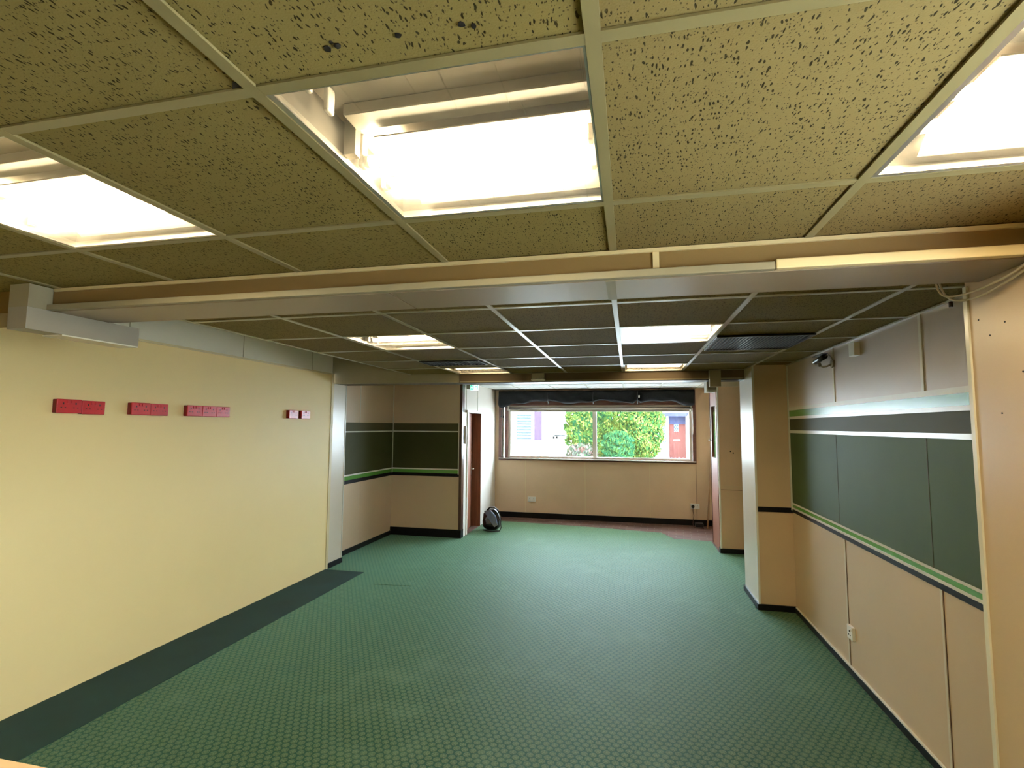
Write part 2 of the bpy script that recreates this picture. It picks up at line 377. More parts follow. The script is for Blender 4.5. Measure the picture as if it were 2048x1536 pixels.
wall('wall_left_corridor', M['beige'], (-3.85, -3.70, 7.35, 9.45, FL-.006, .70))
# door in the far left wall
dl = thing('door_1', (-2.5, 7.6, FL), '', ''); del dl['label']; del dl['category']; dl['kind'] = 'structure'
wall('door_frame', M['white_trim'], (-2.61, -2.415, 7.565, 7.60, FL-.006, .235), (-2.61, -2.415, 7.565, 8.35, .205, .235), parent=dl)
wall('door_jamb', M['door_wood'], (-2.62, -2.426, 8.325, 8.342, FL-.006, .205), parent=dl)
wall('door_lintel', M['white_plastic'], (-2.43, -2.39, 7.47, 8.18, .205, .24), parent=dl)
lf = MB().box(0, .04, 0, .70, FL+.004, .20)
lf = lf.build('door_leaf', M['door_wood'], dl)
lf.matrix_world = Matrix.Translation((-2.50, 7.602, 0)) @ Matrix.Rotation(R(9.5), 4, 'Z')
hd = MB().box(.04, .046, .61, .65, -.80, -.62).cyl((.046, .63, -.70), (.09, .63, -.70), .008).cyl((.085, .635, -.70), (.085, .53, -.70), .008)
hd = hd.build('handle', M['alu'], lf); hd.matrix_parent_inverse = Matrix(); hd.location = (0, 0, 0)
tag(B(-2.43, -2.405, 7.45, 7.475, -.27, -.0, bev=.004).build('wall_plate', M['white_plastic']), 'tall white plate on the wall edge beside the ajar brown door', 'wall plate')

# back wall with the window opening
WX0, WX1, WZ0, WZ1 = -2.35, 1.09, -.585, .645
bw = wall('wall_back', M['beige_back'], (-3.85, 1.7, 9.3, 9.45, FL-.006, WZ0), (-3.85, WX0, 9.3, 9.45, WZ0, .70), (WX1, 1.7, 9.3, 9.45, WZ0, .70), (WX0, WX1, 9.3, 9.45, WZ1, .70))
for x in (-1.86, -.78, .33): wall('panel_seam', M['cream_trim'], (x-.004, x+.004, 9.295, 9.302, FL+.09, WZ0-.03), parent=bw)
wall('panel_seam', M['dark_brown'], (1.088, 1.092, 9.295, 9.302, FL+.09, WZ0-.03), parent=bw)
struct(wall('baseboard_back', M['black_trim'], (-2.43, 1.45, 9.275, 9.302, FL-.006, FL+.088)))
# window
wi = thing('window_1', (0, 9.3, WZ0), '', ''); del wi['label']; del wi['category']; wi['kind'] = 'structure'
f = MB()
f.box(WX0-.01, WX0+.045, 9.27, 9.40, WZ0-.03, WZ1); f.box(WX1-.045, WX1+.01, 9.27, 9.40, WZ0-.03, WZ1)
f.box(WX0+.045, WX1-.045, 9.27, 9.40, WZ0-.03, WZ0+.012); f.box(WX0+.045, WX1-.045, 9.28, 9.40, .385, WZ1)
f.box(-2.245, -2.195, 9.30, 9.40, WZ0, .385)
f.build('window_frame', M['frame_wood'], wi)
f = MB()
f.box(-2.195, 1.04, 9.33, 9.39, .335, .385); f.box(-2.195, 1.04, 9.33, 9.40, WZ0+.012, WZ0+.045)
f.box(-2.195, -2.15, 9.34, 9.39, WZ0+.045, .335); f.box(1.0, 1.04, 9.34, 9.39, WZ0+.045, .335)
f.box(-.645, -.575, 9.34, 9.39, WZ0+.045, .335)
f.box(-2.305, -2.285, 9.34, 9.39, WZ0+.012, .385); f.box(-2.262, -2.245, 9.34, 9.39, WZ0+.012, .385)
f.build('white_sash', M['white_trim'], wi)
MB().box(-2.15, -.645, 9.362, 9.366, WZ0+.045, .335).build('glass', M['glass'], wi)
MB().box(-.575, 1.0, 9.362, 9.366, WZ0+.045, .335).build('glass', M['glass'], wi)
MB().box(-2.285, -2.262, 9.362, 9.366, WZ0+.012, .385).build('glass', M['glass'], wi)
MB().box(WX0, WX1, 9.24, 9.33, WZ0-.005, WZ0+.008).build('window_sill', M['white_trim'], wi)
# roller blind bar just inside the glass
rb = thing('roller_blind', (-.55, 9.30, .32), 'slim grey rolled up blind across the top of the window glass', 'blind')
MB().cyl((-2.17, 9.305, .325), (1.02, 9.305, .325), .024).build('roller', M['alu'], rb)
for x in (-2.185, 1.035): B(x-.012, x+.012, 9.28, 9.335, .29, .372).build('bracket', M['white_plastic'], rb)
MB().box(-2.15, 1.0, 9.298, 9.306, .268, .302).build('bottom_bar', M['light_metal'], rb)
MB().tube([(1.045, 9.262, .33), (1.052, 9.255, .0), (1.047, 9.25, -.12), (1.058, 9.255, -.02), (1.05, 9.262, .33)], .0035).build('pull_chain', M['white_plastic'], rb)
# black bunched blind
def black_blind():
    bm = MB(); n = 150; prof = 22; rings = []
    x0, x1 = -2.335, 1.075
    for i in range(n+1):
        t = i/n; x = x0+(x1-x0)*t
        sag = .035*abs(math.sin(t*math.pi*3.2+.4))+.02*math.sin(t*21)+.012*math.sin(t*53+1)
        notch = math.exp(-((x-.13)/.035)**2)
        left = math.exp(-((x+2.30)/.16)**2); right = math.exp(-((x-1.0)/.25)**2)
        zb = .452-sag*.8+.055*notch-.085*left-.045*right
        ring = []
        for k in range(prof):
            a = 2*math.pi*k/prof
            zc, hz = (WZ1-.003+zb)/2, (WZ1-.003-zb)/2
            yy = 9.195+(.070-.02*notch)*math.copysign(abs(math.cos(a))**.7, math.cos(a))
            zz = zc+hz*math.copysign(abs(math.sin(a))**.55, math.sin(a))
            wob = .010*math.sin(a*3+t*34)+.006*math.sin(a*5-t*71)
            yy += wob
            ring.append(bm.bm.verts.new((x, yy, min(zz, WZ1-.002)+H)))
        rings.append(ring)
    for A, Bq in zip(rings, rings[1:]):
        for k in range(prof):
            f = bm.bm.faces.new((A[k], A[(k+1) % prof], Bq[(k+1) % prof], Bq[k])); f.smooth = True
    bm.bm.faces.new(rings[0][::-1]); bm.bm.faces.new(rings[-1])
    return bm
bl = thing('black_blind', (-.6, 9.2, .45), 'black fabric blind bunched up in a long roll above the window', 'blind')
black_blind().build('fabric', M['black_fabric'], bl)
for x in (-1.42, -.62, .14): MB().tube([(x, 9.27, .645), (x+.004, 9.112, .60), (x-.004, 9.108, .50), (x, 9.18, .405), (x, 9.275, .44)], .006).build('tie_cord', M['black_plastic'], bl)
MB().cyl((.165, 9.105, .545), (.165, 9.105, .505), .012).build('white_hook', M['white_plastic'], bl)
bc = MB().tube([(-2.31, 9.262, .40), (-2.313, 9.262, .2)], .003).tube([(-2.275, 9.262, .40), (-2.272, 9.262, .19)], .003)
bc = bc.build('blind_cord', M['black_plastic']); tag(bc, 'pair of thin dark blind cords hanging at the left end of the window', 'cord')
for x, z in ((-2.313, .2), (-2.272, .19)): MB().cyl((x, 9.262, z), (x, 9.262, z-.035), .008, .013).build('cord_toggle', M['black_plastic'], bc)

# right side
rw = wall('wall_right', M['beige'], (1.433, 1.6, 2.04, 5.19, FL-.006, .60))
wall('upper_board', M['greyboard'], (1.430, 1.44, 2.05, 5.185, .187, .579), parent=rw)
for n_, k, z0, z1, d in BANDS[1:]: wall(n_, M[k], (1.433-d, 1.44, 2.05, 5.188, z0, z1), parent=rw)
wall('white_rail', M['white_trim'], (1.421, 1.44, 2.05, 5.188, .080, .103), parent=rw)
wall('green_stripe', M['bright_green'], (1.428, 1.44, 2.05, 5.188, .103, .158), parent=rw)
wall('white_rail', M['white_trim'], (1.425, 1.44, 2.05, 5.188, .158, .187), parent=rw)
for y in (2.945, 4.085):
    wall('cover_strip', M['white_trim'], (1.424, 1.44, y-.012, y+.012, .187, .575), parent=rw)
for y in (2.90, 4.03):
    wall('cover_strip', M['pillar'], (1.428, 1.44, y-.008, y+.010, FL+.045, -.756), parent=rw)
    wall('panel_seam', M['dark_brown'], (1.431, 1.44, y-.012, y-.008, FL+.045, -.756), parent=rw)
for y in (2.952, 4.10): wall('panel_seam', M['olive'], (1.4285, 1.431, y-.003, y+.003, -.671, -.045), parent=rw)
wall('ceiling_angle', M['tbar'], (1.41, 1.435, 2.05, 5.19, .572, .580), parent=rw)
wall('corner_trim', M['white_trim'], (1.418, 1.435, 5.172, 5.188, -.74, .57), parent=rw)
struct(wall('baseboard_right', M['black_trim'], (1.418, 1.45, 2.05, 5.17, FL-.006, FL+.042)))
wall('light_bead', M['white_trim'], (1.421, 1.45, 2.05, 5.17, FL+.042, FL+.050), parent=rw)
rp = wall('wall_right_pillar', M['beige'], (1.135, 1.6, 5.192, 5.76, FL-.006, .60))
wall('side_board', M['pillar'], (1.125, 1.136, 5.20, 5.757, FL+.05, .575), parent=rp)
wall('dado_rail', M['black_trim'], (1.137, 1.43, 5.184, 5.194, -.765, -.720), parent=rp)
wall('corner_trim', M['white_trim'], (1.122, 1.140, 5.184, 5.20, FL+.05, .575), parent=rp)
wall('skirting', M['black_trim'], (1.112, 1.43, 5.175, 5.775, FL-.006, FL+.05), parent=rp)
nw = wall('wall_right_near', M['beige'], (1.130, 1.7, 1.25, 2.04, FL-.006, .60), (1.130, 1.7, -3.5, -.40, FL-.006, .60), (1.130, 1.7, -.40, 1.25, FL-.006, -.7), (1.130, 1.7, -.40, 1.25, .40, .60))
wall('corner_trim', M['white_trim'], (1.124, 1.145, 2.024, 2.044, FL, .485), parent=nw)
ra = wall('wall_right_alcove', M['beige'], (1.45, 1.6, 5.76, 9.3, FL-.006, .67))
rt = wall('wall_right_return', M['beige_back'], (1.155, 1.45, 7.35, 7.43, FL-.006, .67))
wall('skirting', M['black_trim'], (1.14, 1.45, 7.33, 7.44, FL-.006, FL+.06), parent=rt)
wall('edge_trim', M['white_trim'], (1.145, 1.165, 7.338, 7.352, FL+.06, .67), parent=rt)
wall('board_joint', M['dark_brown'], (1.17, 1.43, 7.346, 7.352, -.824, -.818), parent=rt)
wall('upper_lip', M['beige'], (1.17, 1.43, 7.343, 7.352, -.818, -.765), parent=rt)
wall('head_board', M['pillar'], (1.13, 1.45, 7.34, 7.352, .55, .62), parent=rt)
for x, z in ((1.335, -.335), (1.30, -.315)): MB().cyl((x, 7.352, z), (x, 7.3475, z), .009, n=10).build('screw_hole', M['slot'], rt)
for y, z in ((1.93, .30), (1.80, .17), (1.90, .05), (1.86, .33), (1.98, .36)): MB().cyl((1.132, y, z), (1.1285, y, z), .0028, n=8).build('screw_hole', M['slot'], nw)
# door standing open beside the return
dr = thing('door_2', (1.17, 7.45, FL), '', ''); del dr['label']; del dr['category']; dr['kind'] = 'structure'
wall('door_leaf', M['door_wood'], (1.15, 1.19, 7.45, 7.55, FL+.004, .55), (1.15, 1.19, 7.90, 7.98, FL+.004, .55), (1.15, 1.19, 7.55, 7.90, FL+.004, -.42), (1.15, 1.19, 7.55, 7.90, .30, .55), parent=dr)
wall('edge_strip', M['dark_brown'], (1.143, 1.195, 7.98, 7.99, FL+.004, .55), parent=dr)
wall('glass', M['glass'], (1.166, 1.172, 7.55, 7.90, -.42, .30), parent=dr)
MB().cyl((1.15, 7.93, -.18), (1.115, 7.93, -.18), .007).cyl((1.118, 7.935, -.18), (1.118, 7.85, -.18), .007).build('handle', M['alu'], dr)
# rear wall behind the viewer
struct(wall('wall_rear', M['cream'], (-3.6, 1.7, -3.62, -3.5, FL-.006, 1.0)))
w2 = thing('added_side_window', (1.4, .7, -.7), '', ''); del w2['label']; del w2['category']; w2['kind'] = 'structure'  # added window out of view, its daylight brightens the left wall
g = MB(); g.box(1.20, 1.32, -.40, -.35, -.7, .40); g.box(1.20, 1.32, 1.20, 1.25, -.7, .40); g.box(1.20, 1.32, -.35, 1.20, .35, .40); g.box(1.20, 1.32, -.35, 1.20, -.7, -.65)
g.build('window_frame', M['frame_wood'], w2)
MB().box(1.26, 1.265, -.35, 1.20, -.65, .35).build('glass', M['glass'], w2)
struct(wall('bounce_ground_side', M['bounce_paving'], (3.0, 60, -60, 9.5, -1.57, -1.37)))  # unseen ground outside the added window, pale to throw daylight upwards

# ------------------------------------------------------------------ ceilings
Z1 = .580
def grid_ceiling(xs, ys, z, skip, xmin, xmax, ymin, ymax, tone_fn, bars=True):
    """tiles as separate raised lay-in panels in one mesh, bars as another; returns (tiles, bars)"""
    bm = bmesh.new(); uvl = bm.loops.layers.uv.new('UVMap'); tl = bm.faces.layers.float.new('tone')
    xs = sorted(xs); ys = sorted(ys)
    X = [xmin]+[x for x in xs if xmin+.01 < x < xmax-.01]+[xmax]; Yv = [ymin]+[y for y in ys if ymin+.01 < y < ymax-.01]+[ymax]
    for i in range(len(X)-1):
        for j in range(len(Yv)-1):
            cx, cy = (X[i]+X[i+1])/2, (Yv[j]+Yv[j+1])/2
            if any(a < cx < b and c < cy < d for a, b, c, d in skip): continue
            g = .0; x0, x1, y0, y1 = X[i]+g, X[i+1]-g, Yv[j]+g, Yv[j+1]-g
            dz = .004+random.uniform(0, .0015)
            vs = [bm.verts.new(p) for p in ((x0, y0, z+dz+H), (x0, y1, z+dz+H), (x1, y1, z+dz+H), (x1, y0, z+dz+H))]
            top = [bm.verts.new((v.co.x, v.co.y, z+dz+.015+H)) for v in vs]
            rot = random.choice((0, 0, 1, 0)); ox, oy = random.uniform(0, 50), random.uniform(0, 50); tn = tone_fn(cx, cy)
            fs = [bm.faces.new(vs), bm.faces.new(top[::-1])]+[bm.faces.new((vs[k], top[k], top[(k+1) % 4], vs[(k+1) % 4])) for k in range(4)]
            for f in fs:
                f[tl] = tn
                for l in f.loops:
                    u, v = l.vert.co.x-x0, l.vert.co.y-y0
                    if rot: u, v = v, -u
                    l[uvl].uv = (u+ox, v+oy)
    me = bpy.data.meshes.new('ceiling'); bm.to_mesh(me); bm.free(); me.materials.append(M['tile'])
    t = bpy.data.objects.new('ceiling', me); COL.objects.link(t); struct(t)
    mb = MB(); hw = .012
    for x in X[1:-1]: mb.box(x-hw, x+hw, ymin, ymax, z-.001, z+.004)
    for k, y in enumerate(Yv[1:-1]):
        for i in range(len(X)-1):
            a, b = X[i]+(hw if i else 0), X[i+1]-(hw if i < len(X)-2 else 0)
            mb.box(a, b, y-hw, y+hw, z-.0005, z+.004)
    if bars == 'edge':
        mb.box(xmin, xmin+.02, ymin, ymax, z-.001, z+.004)
    return t, mb
XS1 = [-.0464+.586*i for i in range(-6, 4)]; YS1 = [1.322-.588*i for i in range(0, 9)]
def tone1(x, y): return 0.0 if x < -.05 else (.7 if x < .55 else 1.0)  # brownish tiles at right, darkened to offset the stronger window light there
def rnd(x, y): return random.uniform(.6, 1.2)
skip1 = [(-.0464-.586, -.0464, .734, 1.322), (-.0464-3*.586, -.0464-2*.586, .734, 1.322), (-.0464+.586, -.0464+2*.586, .734, 1.322),
         (-.0464-.586, -.0464, -2.206, -1.618), (-.0464-3*.586, -.0464-2*.586, -2.206, -1.618)]
t, mb = grid_ceiling(XS1, YS1, Z1, skip1, -3.43, 1.13, -3.5, 1.70, tone1)
for hx, hy, hr in ((-.4514, .6729, .0068), (-.4334, .6704, .0062), (-.3318, .6707, .0055), (-.2319, .6709, .0058), (-.2156, .6774, .0052), (-.438, .662, .0035)):
    q = MB(); n_ = 9; q.prism([(hx+hr*math.cos(a)*random.uniform(.7, 1.1), hy+hr*math.sin(a)*random.uniform(.8, 1.2)) for a in [2*math.pi*k/n_ for k in range(n_)]], .5830, .5842); q.build('hole', M['slot'], t)
MB().prism([(-.653, .706), (-.645, .722), (-.668, .722)], .5828, .5842).build('chipped_corner', M['slot'], t)
struct(mb.build('trim_1', M['tbar_near']))
XS2 = [-.062+.596*i for i in range(-4, 3)]; YS2 = [2.43, 3.044, 3.656, 4.282, 4.908, 5.50]
gx = lambda i: -.062+.596*i
skip2 = [(gx(-3), gx(-2), 3.044, 3.656), (gx(0), gx(1), 3.044, 3.656), (gx(-3), gx(-2), 4.908, 5.50), (gx(0), gx(1), 4.908, 5.50)]
t, mb = grid_ceiling(XS2, YS2, Z1, skip2, -2.446, 1.433, 1.96, 5.52, rnd, 'edge')
struct(mb.build('trim_2', M['tbar']))
Z3 = .668
XS3 = [-.062+.596*i-.03 for i in range(-6, 4)]; YS3 = [6.35, 6.95, 7.55, 8.15, 8.75]
skip3 = [(-.092-2*.596, -.092-.596, 6.95, 7.55), (-.092, -.092+.596, 6.95, 7.55)]
t, mb = grid_ceiling(XS3, YS3, Z3, skip3, -3.70, 1.6, 5.76, 9.3, rnd)
t.data.materials[0] = M['tile_pale_glare']
struct(mb.build('trim_3', M['white_trim']))
struct(wall('ceiling_slab', M['upper'], (-3.85, 1.7, -3.62, 9.45, 1.0, 1.1)))
struct(wall('ceiling_infill', M['upper'], (-3.85, -3.52, -3.62, 9.45, .671, 1.0), (1.6, 1.7, -3.62, 9.45, .50, 1.0), (-3.85, 1.7, 9.3, 9.45, .70, 1.0)))

# ------------------------------------------------------------------ beams
b1 = wall('trim_4', M['brown_beam'], (-2.4315, 1.128, 1.70, 1.962, .487, .60))
wall('top_bead', M['cream_trim'], (-2.42, 1.128, 1.690, 1.702, .568, .580), parent=b1)
wall('underside_board', M['beam_under'], (-2.42, -.855, 1.705, 1.958, .4825, .488), (-.850, -.072, 1.705, 1.958, .4825, .488), (-.040, 1.126, 1.705, 1.958, .4825, .488), parent=b1)
wall('joint_strip', M['duct'], (-.072, -.040, 1.705, 1.960, .480, .487), parent=b1)
wall('joint_strip', M['cream_trim'], (.080, .100, 1.694, 1.702, .513, .570), parent=b1)
wall('rear_bead', M['brown_beam'], (-2.35, 1.40, 2.02, 2.04, .57, .585), parent=b1)
wall('trim_5', M['brown_beam'], (-3.43, -2.432, 1.70, 1.962, .487, .60))
# cable trunking on the beam face
tk = thing('cable_trunking', (-.6, 1.69, .50), 'long cream cable trunking running along the lower edge of the near brown beam', 'trunking')
B(-2.43, .44, 1.674, 1.7, .4835, .508, bev=.003).build('trunking_length', M['duct'], tk)
B(.442, 1.085, 1.672, 1.7, .4835, .514, bev=.003).build('trunking_length', M['cream_trim'], tk)
# boxing at the left of the beam
bx = thing('pipe_boxing', (-2.53, 1.65, .41), 'painted L-shaped pipe boxing passing under the left end of the near beam', 'boxing')
B(-2.537, -2.432, 1.606, 1.699, .485, .582).build('riser', M['duct'], bx)
MB().box(-2.537, -2.434, 1.606, 2.11, .392, .4845).build('horizontal_run', plain('boxing_grey', (.28, .25, .20), .5, .4), bx)
B(-2.55, -2.436, 1.75, 2.11, .386, .392).build('bottom_lip', M['white_trim'], bx)
# far lintel
b2 = wall('trim_6', M['lintel'], (-3.6, 1.45, 5.52, 5.757, .487, 1.0))
wall('bottom_bead', M['black_trim'], (-1.86, 1.125, 5.512, 5.765, .480, .487), parent=b2)
wall('face_bead', M['duct'], (-1.86, 1.125, 5.510, 5.521, .487, .500), parent=b2)
wall('side_panel', M['duct'], (-3.43, -1.87, 5.46, 5.52, .487, .98), parent=b2)

# ------------------------------------------------------------------ lamps
def ceiling_light(x0, x1, y0, y1, z, label, lit=(1, 1), grp='recessed fluorescent ceiling lights', tube='tube'):
    x0 += .013; x1 -= .013; y0 += .013; y1 -= .013; t_ = .004; top = z+.100; pz = z+.056
    e = thing('ceiling_light', ((x0+x1)/2, (y0+y1)/2, z), label, 'ceiling light', grp)
    g = MB()
    g.box(x0, x1, y0, y1, top, top+t_, 1); g.box(x0-t_, x0, y0, y1, z+.0045, top); g.box(x1, x1+t_, y0, y1, z+.0045, top)
    g.box(x0, x1, y0-t_, y0, z+.0045, top); g.box(x0, x1, y1, y1+t_, z+.0045, top)
    g.build('housing', [M['grey_metal'], M['lamp_top']], e)
    g = MB(); lw = .012
    g.box(x0, x1, y0, y0+.004, z+.001, z+.012); g.box(x0, x1, y1-lw, y1, z+.001, z+.004); g.box(x0, x0+lw, y0+.004, y1-lw, z+.001, z+.004)
    g.box(x0, x1, y1-.004, y1, z+.004, z+.022); g.box(x0, x0+.004, y0+.004, y1-.004, z+.004, z+.022)
    g.box(x1-.004, x1, y0+.004, y1-.004, z+.001, z+.012)
    g.build('cover_frame', M['alu'], e)
    d = y1-y0
    # gear tray and reflector
    g = MB(); g.box(x0+.035, x1-.005, y0+.33*d, y0+.44*d, pz+.018, top-.001, bev=.003); g.build('gear_tray', M['light_metal'], e)
    g = MB(); ya, yb, yc = y0+.445*d, y0+.84*d, y1-.042
    pr = [(ya, pz), (yb, pz), (yc, z+.020), (yc, z+.0235), (yb, pz+.0035), (ya, pz+.0035)]
    A_ = [g.bm.verts.new((x0+.075, yy, zz+H)) for yy, zz in pr]; B_ = [g.bm.verts.new((x1-.005, yy, zz+H)) for yy, zz in pr]
    for i in range(6): g.bm.faces.new((A_[i], A_[(i+1) % 6], B_[(i+1) % 6], B_[i]))
    g.bm.faces.new(A_[::-1]); g.bm.faces.new(B_); g.build('reflector', M['light_metal'], e)
    ty = [y0+.55*d, y0+.75*d]
    for k, yy in enumerate(ty):
        if lit[k]:
            MB().cyl((x0+.035, yy, pz-.020), (x1-.02, yy, pz-.020), .0125, n=20).build('tube', M[tube], e)
            MB().cyl((x0+.024, yy, pz-.020), (x0+.035, yy, pz-.020), .0135).build('tube_cap', M['alu'], e)
        for xx in (x0+.016, x1-.014):
            B(xx-.006, xx+.006, yy-.012, yy+.012, pz-.034, top-.001, bev=.003).build('lamp_holder', M['white_plastic'], e)
    for yy in (y0+.11*d, y0+.24*d):
        B(x0+.03, x0+.042, yy-.013, yy+.013, pz-.010, top-.001, bev=.004).build('lamp_holder', M['white_plastic'], e)
    # side bracket and wires
    B(x0+.006, x0+.034, y0+.43*d, y0+.47*d, z+.02, top-.001).build('bracket', M['alu'], e)
    B(x0+.001, x1-.001, y0+.004, y1-.004, z+.0045, z+.0065).build('clear_cover', M['diffuser'], e)
    return e
ceiling_light(-.6324, -.0464, .734, 1.322, Z1, 'large recessed ceiling light nearest the camera, clear cover with two lit tubes')
ceiling_light(-1.8044, -1.2184, .734, 1.322, Z1, 'recessed ceiling light at the left edge above the cream wall')
ceiling_light(.5396, 1.1256, .734, 1.322, Z1, 'recessed ceiling light cut by the right edge of the photo')
ceiling_light(-.6324, -.0464, -2.206, -1.618, Z1, 'added recessed ceiling light, unseen behind the camera, right of two')  # added out of view as extra light for the left wall
ceiling_light(-1.8044, -1.2184, -2.206, -1.618, Z1, 'added recessed ceiling light, unseen behind the camera, left of two')  # second unseen light, also added to brighten the room
ceiling_light(gx(-3), gx(-2), 3.044, 3.656, Z1, 'lit ceiling light beyond the near beam, left of the middle ceiling', (1, 0))
ceiling_light(gx(0), gx(1), 3.044, 3.656, Z1, 'lit ceiling light with two tubes beside the black ceiling grille')
ceiling_light(gx(-3), gx(-2), 4.908, 5.50, Z1, 'ceiling light in front of the far lintel, just beyond the dark slot vent', (1, 0), tube='tube_dim')
ceiling_light(gx(0), gx(1), 4.908, 5.50, Z1, 'ceiling light in front of the far lintel, right of the smoke detector', (1, 1), tube='tube_dim')
ceiling_light(-.092-2*.596, -.092-.596, 6.95, 7.55, Z3, 'far room ceiling light above the window, left of two', (1, 0), tube='tube_dim')
ceiling_light(-.092, -.092+.596, 6.95, 7.55, Z3, 'far room ceiling light above the window, right of two', (0, 0))

# ------------------------------------------------------------------ ceiling grilles
def grille(x0, x1, y0, y1, z, label, n, mat):
    e = thing('ceiling_grille', ((x0+x1)/2, (y0+y1)/2, z), label, 'vent', 'ceiling air grilles')
    B(x0, x1, y0, y1, z-.004, z-.002).build('backing', M['slot'], e)
    g = MB(); g.box(x0, x1, y0, y0+.012, z-.012, z-.002); g.box(x0, x1, y1-.012, y1, z-.012, z-.002)
    g.box(x0, x0+.012, y0+.012, y1-.012, z-.012, z-.002); g.box(x1-.012, x1, y0+.012, y1-.012, z-.012, z-.002); g.build('frame', M['black_plastic'], e)
    for i in range(n):
        x = x0+.02+(x1-x0-.04)*(i+.5)/n
        B(x-.0012, x+.0012, y0+.012, y1-.012, z-.013, z-.0045).build('slat', mat, e)
grille(.548, 1.118, 3.44, 4.03, Z1, 'square black louvred ceiling grille in the right part of the ceiling', 24, M['dark_metal'])
grille(gx(-3)+.01, gx(-2)-.03, 4.30, 4.60, Z1, 'dark slot vent in the ceiling left of centre before the far lintel', 14, M['black_plastic'])

# ------------------------------------------------------------------ sockets
def red_socket(y0, z0, label, double=True, group='red sockets on the cream wall'):
    """front view: width along y"""
    w, h, d = (.146 if double else .150), .084, .030
    e = thing('red_socket', (-3.394, y0+w/2, z0+h/2), label, 'socket', group)
    MB().box(-3.394, -3.394+d, y0+.001, y0+w-.001, z0, z0+h, bev=.004).build('back_box', M['dark_red'], e)
    MB().box(-3.394+d, -3.394+d+.009, y0, y0+w, z0-.001, z0+h+.001, bev=.004).build('face_plate', M['red_plastic'], e)
    X = -3.394+d+.0095
    for k in range(2):
        yc = y0+w*(.25+.5*k)
        s = MB(); s.box(X-.002, X, yc-.004, yc+.004, z0+.052, z0+.064); s.box(X-.002, X, yc-.016, yc-.007, z0+.030, z0+.036); s.box(X-.002, X, yc+.007, yc+.016, z0+.030, z0+.036)
        s.build('pin_holes', M['slot'], e)
    for yc in (y0+w*.5-.012, y0+w*.5+.012):
        MB().box(X-.001, X+.004, yc-.007, yc+.007, z0+.060, z0+.078, bev=.0015).build('rocker', M['red_plastic'], e)
    return e
for i, (y, z, lab) in enumerate([(2.412, .064, 'red socket at the far left, first of the leftmost pair on the cream wall'), (2.560, .060, 'red socket, second of the leftmost pair, set slightly lower than its neighbour'),
        (2.890, .064, 'red socket, left half of the second group from the left'), (3.037, .062, 'red socket, right half of the second group from the left'),
        (3.352, .064, 'red socket, left one of the row of three'), (3.499, .064, 'red socket, middle one of the row of three'), (3.646, .064, 'red socket, right one of the row of three')]):
    red_socket(y, z, lab)
red_socket(4.588, .066, 'red socket nearest the pillar group, left of the separate far pair', False)
red_socket(4.790, .066, 'red socket closest to the left pillar, last of the row', False)

def white_socket_back(x, z, label, double=True):
    w, h = .146, .088
    e = thing('wall_socket', (x, 9.3, z), label, 'socket')
    MB().box(x-w/2, x+w/2, 9.285, 9.3, z-h/2, z+h/2, bev=.003).build('face_plate', M['white_plastic'], e)
    for k in (-1, 1):
        MB().box(x+k*.037-.004, x+k*.037+.004, 9.283, 9.286, z+.006, z+.016).box(x+k*.037-.014, x+k*.037-.006, 9.283, 9.286, z-.014, z-.009).box(x+k*.037+.006, x+k*.037+.014, 9.283, 9.286, z-.014, z-.009).build('pin_holes', M['slot'], e)
        MB().box(x+k*.012-.006, x+k*.012+.006, 9.281, 9.286, z+.014, z+.034, bev=.001).build('rocker', M['white_plastic'], e)
    return e
white_socket_back(-1.741, -1.31, 'white double socket low on the back wall under the left part of the window')
white_socket_back(1.06, -1.325, 'white double back wall socket at the right with a black plug in it')
pg = thing('power_plug', (1.025, 9.27, -1.33), 'black plug with a thin lead in the right hand socket of the back wall', 'plug')
MB().cyl((1.025, 9.284, -1.33), (1.025, 9.245, -1.33), .027, .022).build('plug_body', M['black_plastic'], pg)
MB().tube([(1.025, 9.26, -1.345), (1.022, 9.25, -1.40), (1.035, 9.25, -1.47), (1.02, 9.24, -1.55), (1.01, 9.20, -1.60), (1.01, 9.10, -1.636), (1.04, 9.04, -1.638), (1.16, 9.0, -1.638)], .0045).build('lead', M['dark_brown'], pg)
ad = thing('power_adapter', (1.10, 9.19, FL-.006), 'small black box on the floor below the plugged socket', 'adapter')
MB().box(1.045, 1.17, 9.12, 9.24, FL-.006, FL+.055, bev=.008).build('case', M['black_plastic'], ad)
pole = MB().cyl((1.215, 9.02, FL-.006), (1.335, 9.26, -.42), .014, n=12)
tag(pole.build('wooden_pole', M['pale_wood']), 'long thin wooden pole leaning in the right corner of the back wall', 'pole')
# single white socket on the right wall
ws = thing('wall_socket', (1.433, 3.965, -1.355), 'white single socket low on the right wall beside the panel joint', 'socket')
MB().box(1.412, 1.433, 3.922, 4.010, -1.398, -1.312, bev=.003).build('face_plate', M['white_plastic'], ws)
MB().box(1.409, 1.413, 3.962, 3.970, -1.350, -1.338).box(1.409, 1.413, 3.950, 3.957, -1.372, -1.366).box(1.409, 1.413, 3.975, 3.982, -1.372, -1.366).build('pin_holes', M['slot'], ws)
MB().box(1.408, 1.413, 3.936, 3.948, -1.340, -1.322, bev=.001).build('rocker', M['white_plastic'], ws)

